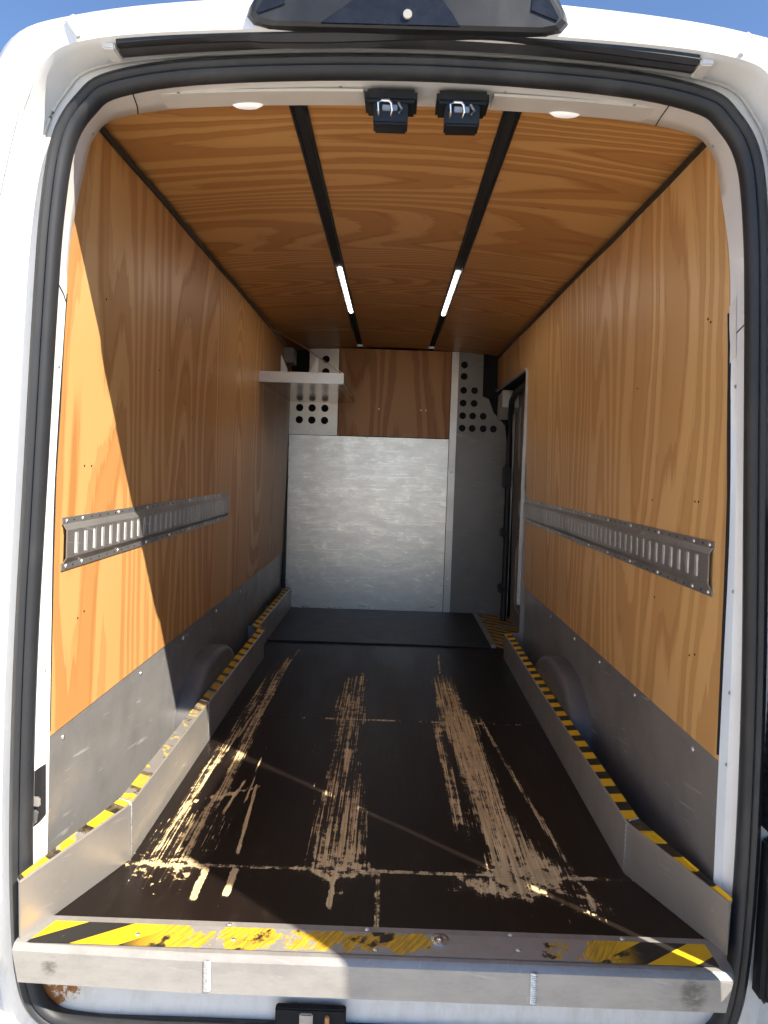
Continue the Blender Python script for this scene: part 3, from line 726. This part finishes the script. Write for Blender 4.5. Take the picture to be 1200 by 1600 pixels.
# ------------------------------------------------------------------ bulkhead
YB = 3.44
fb = lambda u, q, w: (u, YB + w, q)
bulk = G().box(-.84, .95, YB + .10, YB + .13, -.10, 1.90).obj('bulkhead', 'void', van)
G().plate(rect(-.735, .404, .0065, 1.250), [], fb, .004).obj('aluminium_panel', 'alubulk', bulk)
hl_ = [circle(x, z, .0265, 22) for z in (1.357, 1.443, 1.529, 1.615) for x in (-.664, -.575, -.484)] + [circle(-.484, z, .0265, 22) for z in (1.70, 1.788)]
G().plate([(-.738, 1.254), (-.392, 1.254), (-.392, 1.866), (-.60, 1.860), (-.60, 1.72), (-.738, 1.66)], hl_, fb, .004).obj('perforated_panel', 'alubright', bulk)
G().plate([(-.388, 1.256), (.404, 1.256), (.404, 1.868), (-.388, 1.870)], [], lambda u, q, w: (u, YB + .003 + w, q), .009).obj('plywood_bulkhead_panel', 'woodB', bulk)
G().plate(rect(.408, .456, .006, 1.866), [], lambda u, q, w: (u, YB - .006 + w, q), .006).obj('joint_strip', 'alubright', bulk)
hr = [circle(x, z, .0245, 22) for z, xs in ((1.333, (.497, .568, .646, .719)), (1.421, (.497, .568, .643)), (1.51, (.497, .575)), (1.60, (.497, .575)), (1.698, (.497,)), (1.778, (.497,))) for x in xs]
G().plate([(.4565, -.03), (.825, -.03), (.822, 1.20), (.80, 1.36), (.715, 1.45), (.655, 1.60), (.632, 1.70), (.628, 1.862), (.4565, 1.866)], hr, fb, .004).obj('perforated_panel', 'steel', bulk)
G().box(-.80, .82, YB + .03, YB + .036, 1.20, 1.87).obj('dark_hole_backing', 'void', bulk)  # dark sheet behind the holes stands for the unlit cab
for x, z in ((-.70, 1.27), (-.58, 1.275), (-.42, 1.275), (-.40, 1.85), (-.45, 1.855), (-.18, 1.245), (.10, 1.240), (.395, 1.235), (.395, 1.05), (.39, .75), (.39, .35), (.395, .03), (-.20, .90), (.0, .44), (-.25, .44), (-.10, .02), (-.40, .02)):
    screw((x, YB - .0005 if abs(x + .1) > 1 or z < 1.25 or x < -.39 else YB + .0025, z), (0, -1, 0), bulk, .006)
for z in (1.84, 1.40, 1.02, .60, .25): screw((.432, YB - .0065, z), (0, -1, 0), bulk, .0065)
for x, z in ((-.10, 1.45), (.20, 1.45), (.235, 1.45)): screw((x, YB + .0025, z), (0, -1, 0), bulk, .007)
# dark edge beside the bulkhead on the left
G().box(-.757, -.739, YB - .012, YB + .02, .10, 1.78).obj('edge_rubber', 'black', bulk)

# ------------------------------------------------------------------ side door bay on the right, ahead of the lining
sdoor = G().prism([(2.25, -.06), (3.30, -.06), (3.34, .9), (3.30, 1.40), (3.22, 1.52), (3.10, 1.565), (2.25, 1.60)], lambda u, q, w: (.868 - .012 * q + w, u, q), 0, .05).obj('sliding_door', 'doorgrey', van)
G().plate(rrect(2.32, 3.16, 1.02, 1.50, .06), [rrect(2.36, 3.12, 1.06, 1.46, .05)], lambda u, q, w: (.868 - .012 * q - .010 + w, u, q), .012).obj('door_pressing', 'doorgrey', sdoor)
G().plate(rrect(2.32, 3.14, .08, .60, .06), [rrect(2.36, 3.10, .12, .56, .05)], lambda u, q, w: (.868 - .012 * q - .010 + w, u, q), .012).obj('door_pressing', 'doorgrey', sdoor)
G().prism(circle(2.98, .80, .055, 20), lambda u, q, w: (.858 + w, u, q), -.012, .0).obj('door_cap', 'trim', sdoor)
hd = G().prism(rrect(2.88, 3.02, .60, .68, .012), lambda u, q, w: (.858 + w, u, q), -.010, .004).obj('door_handle', 'black', sdoor)
G().prism(rrect(2.90, 3.00, .615, .665, .01), lambda u, q, w: (.858 + w, u, q), -.014, -.009).obj('handle_lever', 'galv', hd)
# seal and front pillar of the bay
G().tube([(.815, 3.27, -.03), (.815, 3.27, .5), (.813, 3.29, .9), (.808, 3.27, 1.25), (.80, 3.22, 1.42), (.79, 3.13, 1.505), (.785, 2.95, 1.545), (.785, 2.6, 1.565), (.785, 2.33, 1.575)], .020, 10).obj('side_door_seal', 'seal', van, 60)
G().prism([(3.30, -.03), (3.44, -.03), (3.44, 1.40), (3.36, 1.46), (3.30, 1.44)], lambda u, q, w: (.828 + w, u, q), 0, .02).obj('door_pillar', 'trim', van)
for z in (.92, .58, .19):
    G().box(.772, .830, 3.25, 3.315, z, z + (.15 if z > .9 else .06), .008).obj('door_stop', 'black', van, 40)
G().prism([(3.20, 1.47), (3.42, 1.40), (3.42, 1.56), (3.22, 1.585)], lambda u, q, w: (w, u, q), .74, .85).obj('corner_gusset', 'trim', van)
G().prism([(.632, 1.56), (.80, 1.50), (.80, 1.87), (.628, 1.87)], lambda u, q, w: (u, w, q), YB - .03, YB - .012).obj('corner_gap_black', 'void', van)  # black block for the shaded corner gap and its dark fabric
# rail framing the cut-out in the plywood
G().box(.715, .732, 2.305, 3.38, 1.590, 1.606, .002).obj('door_header_rail', 'alukick', van)
G().box(.720, .758, 2.275, 2.291, .30, .93, .002).obj('panel_edge_trim', 'alukick', van)
G().box(.720, .738, 2.283, 2.300, .93, 1.590, .002).obj('panel_edge_trim', 'alubright', van)
# walls of the bay so the step well is closed
G().box(.74, .94, 2.26, 2.274, -.09, 1.60).obj('bay_wall', 'doorgrey', van)
G().box(.74, .94, 2.26, 3.45, 1.612, 1.625).obj('bay_roof', 'void', van)

# ------------------------------------------------------------------ threshold plate at the rear edge
sill = None
pr = [(-.074, .0035), (-.168, .0035), (-.176, .002), (-.1815, -.002), (-.187, -.009), (-.191, -.076), (-.186, -.0765), (-.182, -.009), (-.172, -.0035), (-.074, -.0035)]
g = G(); loops = []
for x in (-.772, -.765, -.4, 0, .4, .750, .757):
    tp = .012 if abs(x) > .756 and x < 0 or x > .752 else 0
    loops.append([Vector((x + (.014 if x < -.7 else (-.014 if x > .7 else 0)) * (1 if q < -.05 else 0), y + tp * (1 if y < -.1 else 0), q)) for y, q in pr])
g.loft(loops, cap=True)
sill = thing('threshold_plate', (0, -.13, -.07), 'bent aluminium threshold plate with worn yellow and black tape along the rear edge', 'threshold')
g.obj('plate', 'alusill', sill, 24)
def threshold_tape():
    """tape whose ends are whole and whose middle is scraped to yellow smears on bare metal"""
    m = Mat('threshold_hazard_tape'); x, y = m.x, m.y
    b = ((x - y * 1.6 + .80) / .205).fract()
    yel = b.step(0.0, 0.012) * (1 - b.step(.5, .512))
    mid = x.step(-.56, -.44) * (1 - x.step(.50, .58))
    n = m.noise(x, y, 4.0, detail=5, rough=0.7, scale=28.0)
    n2 = m.noise(x * 11 - y * 5, y * 7, 9.0, detail=3, rough=0.6)
    n3 = m.noise(x * 150 - y * 90, y * 18, 2.0, detail=3, rough=0.6)
    w = x.curve([(-.50, -.20), (-.42, .22), (-.35, .58), (-.32, .24), (-.27, .20), (-.20, .46), (-.10, .38), (-.02, .42), (.06, .44), (.16, .60), (.24, .85), (.33, .75), (.40, .42), (.50, .28), (.57, .0)])
    edge = ((y + .130).abs() / .036).pow(4.0) * .18
    gone = mid * (w + edge + (n - .5) * 1.0 + (n2 - .5) * 1.3).step(.44, .50)
    black = (1 - yel) * (1 - mid * (n2 + (n - .5) * .8).step(.36, .46))
    c = m.mix(black, m.mix(mid * (n3.step(.35, .65) * .75 + .15), (0.84, 0.49, 0.012), (0.36, 0.22, 0.045)), (0.018, 0.018, 0.017))
    scr = n3.step(.68, .72) * .5 + m.noise(x * 60 + y * 130, y * 20, 7.0, detail=2).step(.70, .73) * .6
    c = m.mix(scr, c, (0.40, 0.36, 0.28))
    c = m.mix(gone, c, m.mix(n, (0.30, 0.30, 0.29), (0.50, 0.49, 0.47)))
    m.set(Base_Color=c, Roughness=n * .2 + .38, Metallic=gone * .5)
    return m.m
st = threshold_tape()
g = G(); v = []; xs = [-.745 + 1.475 * i / 24 for i in range(25)]
for x in xs: v += [(x + (.028 if x < -.74 else 0), -.094, .0052), (x, -.166, .0052)]
g.add(v, [(2 * i, 2 * i + 1, 2 * i + 3, 2 * i + 2) for i in range(24)])
g.obj('hazard_tape', st, sill)
for x in (-.352, .333):
    g = G()
    for k in range(14): g.tube([(x - .006, -.1885 - .0002 * k, -.008 - .0047 * k), (x, -.192 - .0002 * k, -.0065 - .0047 * k), (x + .006, -.1885 - .0002 * k, -.008 - .0047 * k)], .003, 6)
    g.obj('weld_bead', 'weld', sill, 60)
g = G(); g.loft([[Vector((.141 + r * math.cos(t * math.pi / 12), -.112 + r * math.sin(t * math.pi / 12), z)) for t in range(24)] for r, z in ((.021, .0035), (.020, .008), (.014, .008), (.013, .0045), (.009, .0045), (.008, .009), (.001, .010))])
g.obj('floor_bolt', 'chrome', sill, 50)
for x, y in ((-.31, -.135), (.309, -.135), (-.52, -.13), (-.33, -.085), (-.02, -.085), (.30, -.085), (.55, -.085), (.0, -.15)): screw((x, y, .0045), (0, 0, 1), sill, .006)

# ------------------------------------------------------------------ kick boards
def kick(s, pts, h, label, wear, phase, seed, welds, bev):
    t = thing('kick_board', (s * .65, pts[1][1], 0), label, 'kick board', 'aluminium kick boards along the floor')
    P = [Vector((x, y, 0)) for x, y in pts]; n = len(P)
    # outward direction for each point (away from the load)
    N = []
    for i in range(n):
        a = (P[i] - P[i - 1]).normalized() if i else None; b = (P[i + 1] - P[i]).normalized() if i < n - 1 else None
        d = ((a or b) + (b or a)).normalized(); q = Vector((d.y, -d.x, 0)) * s
        N.append(q / max(.5, q.dot(Vector(((b or a).y, -(b or a).x, 0)) * s)))
    H = h
    prof = [(0, .001), (0, H - .003), (.003, H), (.034, H + .006), (.034, H + .002), (.005, H - .004), (.004, .001)]
    ws = lambda i: .25 if i == 0 else 1.0
    loops = [[P[i] + N[i] * (o * ws(i) if o > .01 else o) + Vector((0, 0, z - (bev if i == 0 and z > .05 else 0))) for o, z in prof] for i in range(n)]
    g = G(); g.loft(loops, cap=True); g.obj('board', 'alukick', t, 30)
    m = hazard('kick_tape_' + ('left' if s < 0 else 'right'), 'y', .096 if s > 0 else .105, 'x', .25, .3, seed, wear, phase=phase, duty=.5 if s > 0 else .66)
    v = []; f = []
    for i in range(n):
        for o, z in ((.0015, H + .0022), (.033, H + .0082)): v.append(P[i] + N[i] * (o * ws(i) if o > .01 else o) + Vector((0, 0, z - (bev if i == 0 else 0))))
    f = [(2 * i, 2 * i + 1, 2 * i + 3, 2 * i + 2) for i in range(n - 1)]
    G().add(v, f).obj('hazard_tape', m, t)
    for i in welds:
        q = P[i] - N[i] * .001; G().tube([q + Vector((0, 0, .01)), q + Vector((0, 0, H - .006)), q + N[i] * .008 + Vector((0, 0, H + .004)), q + N[i] * .033 + Vector((0, 0, H + .0095))], .0026, 6).obj('weld_bead', 'weld', t, 60)
    return t
kl = kick(-1, [(-.764, -.156), (-.645, .167), (-.647, .95), (-.650, 2.12), (-.697, 2.20), (-.693, 3.42)], .150, 'left aluminium kick board with badly rubbed yellow tape and bins behind its far end', lambda m: m.y.curve([(-.2, .30), (-.1, .22), (.0, .50), (.06, .30), (.2, .54), (.4, .64), (.9, .56), (1.3, .44), (2.0, .15), (3.4, .25)]), .02, 5.0, (1, 2), .018)
for y, x0 in ((2.21, -.695), (2.32, -.695), (2.76, -.694), (3.40, -.692)):
    G().box(-.758, x0 - .005, y, y + .003, .002, .148).obj('divider', 'aluwall', kl)
kr = kick(1, [(.764, -.122), (.642, .182), (.648, 1.2), (.660, 2.27)], .138, 'right aluminium kick board with crisp yellow and black tape running to the side door', lambda m: m.y.curve([(-.2, -.3), (.1, .12), (.17, .42), (.22, -.1), (2.3, .05)]), .03, 8.0, (1,), .018)
G().box(.665, .80, 2.266, 2.270, .002, .142).obj('divider', 'alukick', kr)
for y in (.02, .4): pass

# ------------------------------------------------------------------ cargo tracks
def track(s, y0, y1, z0, z1, label):
    zc = (z0 + z1) / 2
    t = thing('cargo_track', (s * wallx(zc), (y0 + y1) / 2, z0), label, 'cargo track', 'slotted cargo tracks on the side walls')
    fn = lambda u, q, w: (s * (wallx(q) - w), u, q)
    H = z1 - z0; fl = .017; hat = .0125; sl = .012
    f1 = lambda u, q, w: (s * (wallx(q) - .0006 - w), u, q)
    g = G()
    g.plate(rect(y0, y1, z0, z0 + fl), [], f1, .0028); g.plate(rect(y0, y1, z1 - fl, z1), [], f1, .0028)
    # sloped webs of the hat section
    for za, zb in ((z0 + fl, z0 + fl + sl), (z1 - fl, z1 - fl - sl)):
        d = 1 if zb > za else -1
        loops = [[Vector(fn(y, za - d * .002, .0006)), Vector(fn(y, za - d * .002, .0034)), Vector(fn(y, zb, hat)), Vector(fn(y, zb, hat - .0028))] for y in (y0 + .004, y1 - .004)]
        g.loft(loops, cap=True)
    n = int((y1 - y0 - .03) / .0508); st_ = (y1 - y0 - (n - 1) * .0508) / 2
    holes = [rrect(y0 + st_ + k * .0508 - .0095, y0 + st_ + k * .0508 + .0095, zc - .027, zc + .027, .003, 2) for k in range(n)]
    g.plate(rect(y0 + .004, y1 - .004, z0 + fl + sl, z1 - fl - sl), holes, lambda u, q, w: fn(u, q, hat - .0028 + w), .0028)
    g.obj('rail', 'galv', t)
    # pale tongues just behind each slot
    for k in range(n):
        yc = y0 + st_ + k * .0508
        G().add([fn(yc - .0085, zc - .0255, .0092), fn(yc + .0085, zc - .0255, .0092), fn(yc + .0085, zc + .0262, .0092), fn(yc - .0085, zc + .0262, .0092),
                 fn(yc - .0085, zc - .0255, .0065), fn(yc + .0085, zc - .0255, .0065), fn(yc + .0085, zc + .0262, .0065), fn(yc - .0085, zc + .0262, .0065)],
                [(0, 1, 2, 3), (7, 6, 5, 4), (0, 4, 5, 1), (1, 5, 6, 2), (2, 6, 7, 3), (3, 7, 4, 0)]).obj('slot_tongue', 'galvlight', t)
    y = y0 + .02; k = 0
    while y < y1:
        for q in (z0 + fl * .5, z1 - fl * .5): screw(fn(y, q, .0034), (-s, 0, 0), t, .0058)
        y += .085 if k == 0 else .225; k += 1
    k = y0 + .055
    while k < y1 - .02:
        for q in (z0 + fl * .45, z1 - fl * .45): screw(fn(k, q, .0032), (-s, 0, 0), t, .0026, 'void', 'spare_hole')
        k += .05
    return t
track(-1, -.012, 1.615, .780, .902, 'short slotted steel cargo track on the left plywood wall, near end in sun')
track(1, .006, 2.270, .766, .893, 'long slotted steel cargo track on the right plywood wall, all in shade')

# ------------------------------------------------------------------ ceiling light channels
for x0, lab in ((-.2447, 'black ceiling light channel on the left, its led strip lit'), (.2567, 'black ceiling light channel on the right, its led strip lit')):
    t = thing('light_channel', (x0, 1.45, ceilz(x0)), lab, 'ceiling light', 'led light channels in the ceiling')
    z = ceilz(x0)
    g = G()
    g.box(x0 - .019, x0 + .019, .04, 2.82, z - .0015, z + .010)
    g.obj('channel', 'void', t)
    for s in (-1, 1): G().box(x0 + s * .0175 - .0035, x0 + s * .0175 + .0035, .04, 2.82, z - .0065, z + .006, .001).obj('channel_rim', 'black', t)
    G().box(x0 - .0085, x0 + .0085, 1.44, 2.30, z - .007, z - .0018, .002).obj('led_strip', 'led', t)

# ------------------------------------------------------------------ shelf on the left wall
sh = thing('wall_shelf', (-.50, 2.85, 1.48), 'aluminium tray shelf high in the far left corner, held by a thin stay', 'shelf')
g = G(); g.box(-.738, -.276, 2.256, 3.425, 1.481, 1.485); g.obj('tray', 'alumirror', sh)
G().box(-.740, -.272, 2.250, 2.2555, 1.481, 1.539, .001).obj('front_lip', 'alubright', sh)
G().box(-.7415, -.735, 2.245, 2.2495, 1.480, 1.540, .001).obj('end_cap', 'trim2', sh)
G().box(-.2755, -.2715, 2.256, 3.425, 1.4855, 1.515).obj('side_lip', 'alubright', sh)
for y, x in ((2.62, -.655), (2.66, -.475), (2.95, -.53)):
    G().prism([(x - .022, 1.486), (x + .022, 1.486), (x + .022, 1.60), (x - .018, 1.69)] if x < -.6 else [(x - .022, 1.486), (x + .022, 1.486), (x + .018, 1.69), (x - .022, 1.60)], lambda u, q, w: (u, w, q), y, y + .003).obj('divider', 'alubright', sh)
G().tube([(-.276, 2.253, 1.536), (-.50, 2.38, 1.690), (-.712, 2.50, 1.812), (-.716, 2.50, 1.825)], .0032, 6).obj('stay_rod', 'alubright', sh, 60)
G().box(-.724, -.66, 3.05, 3.20, 1.70, 1.80, .004).obj('junction_box', 'steel', van)
G().box(-.738, -.602, YB - .004, YB + .03, 1.665, 1.86).obj('corner_gap_black', 'void', van)  # black block stands for the shade in the open corner
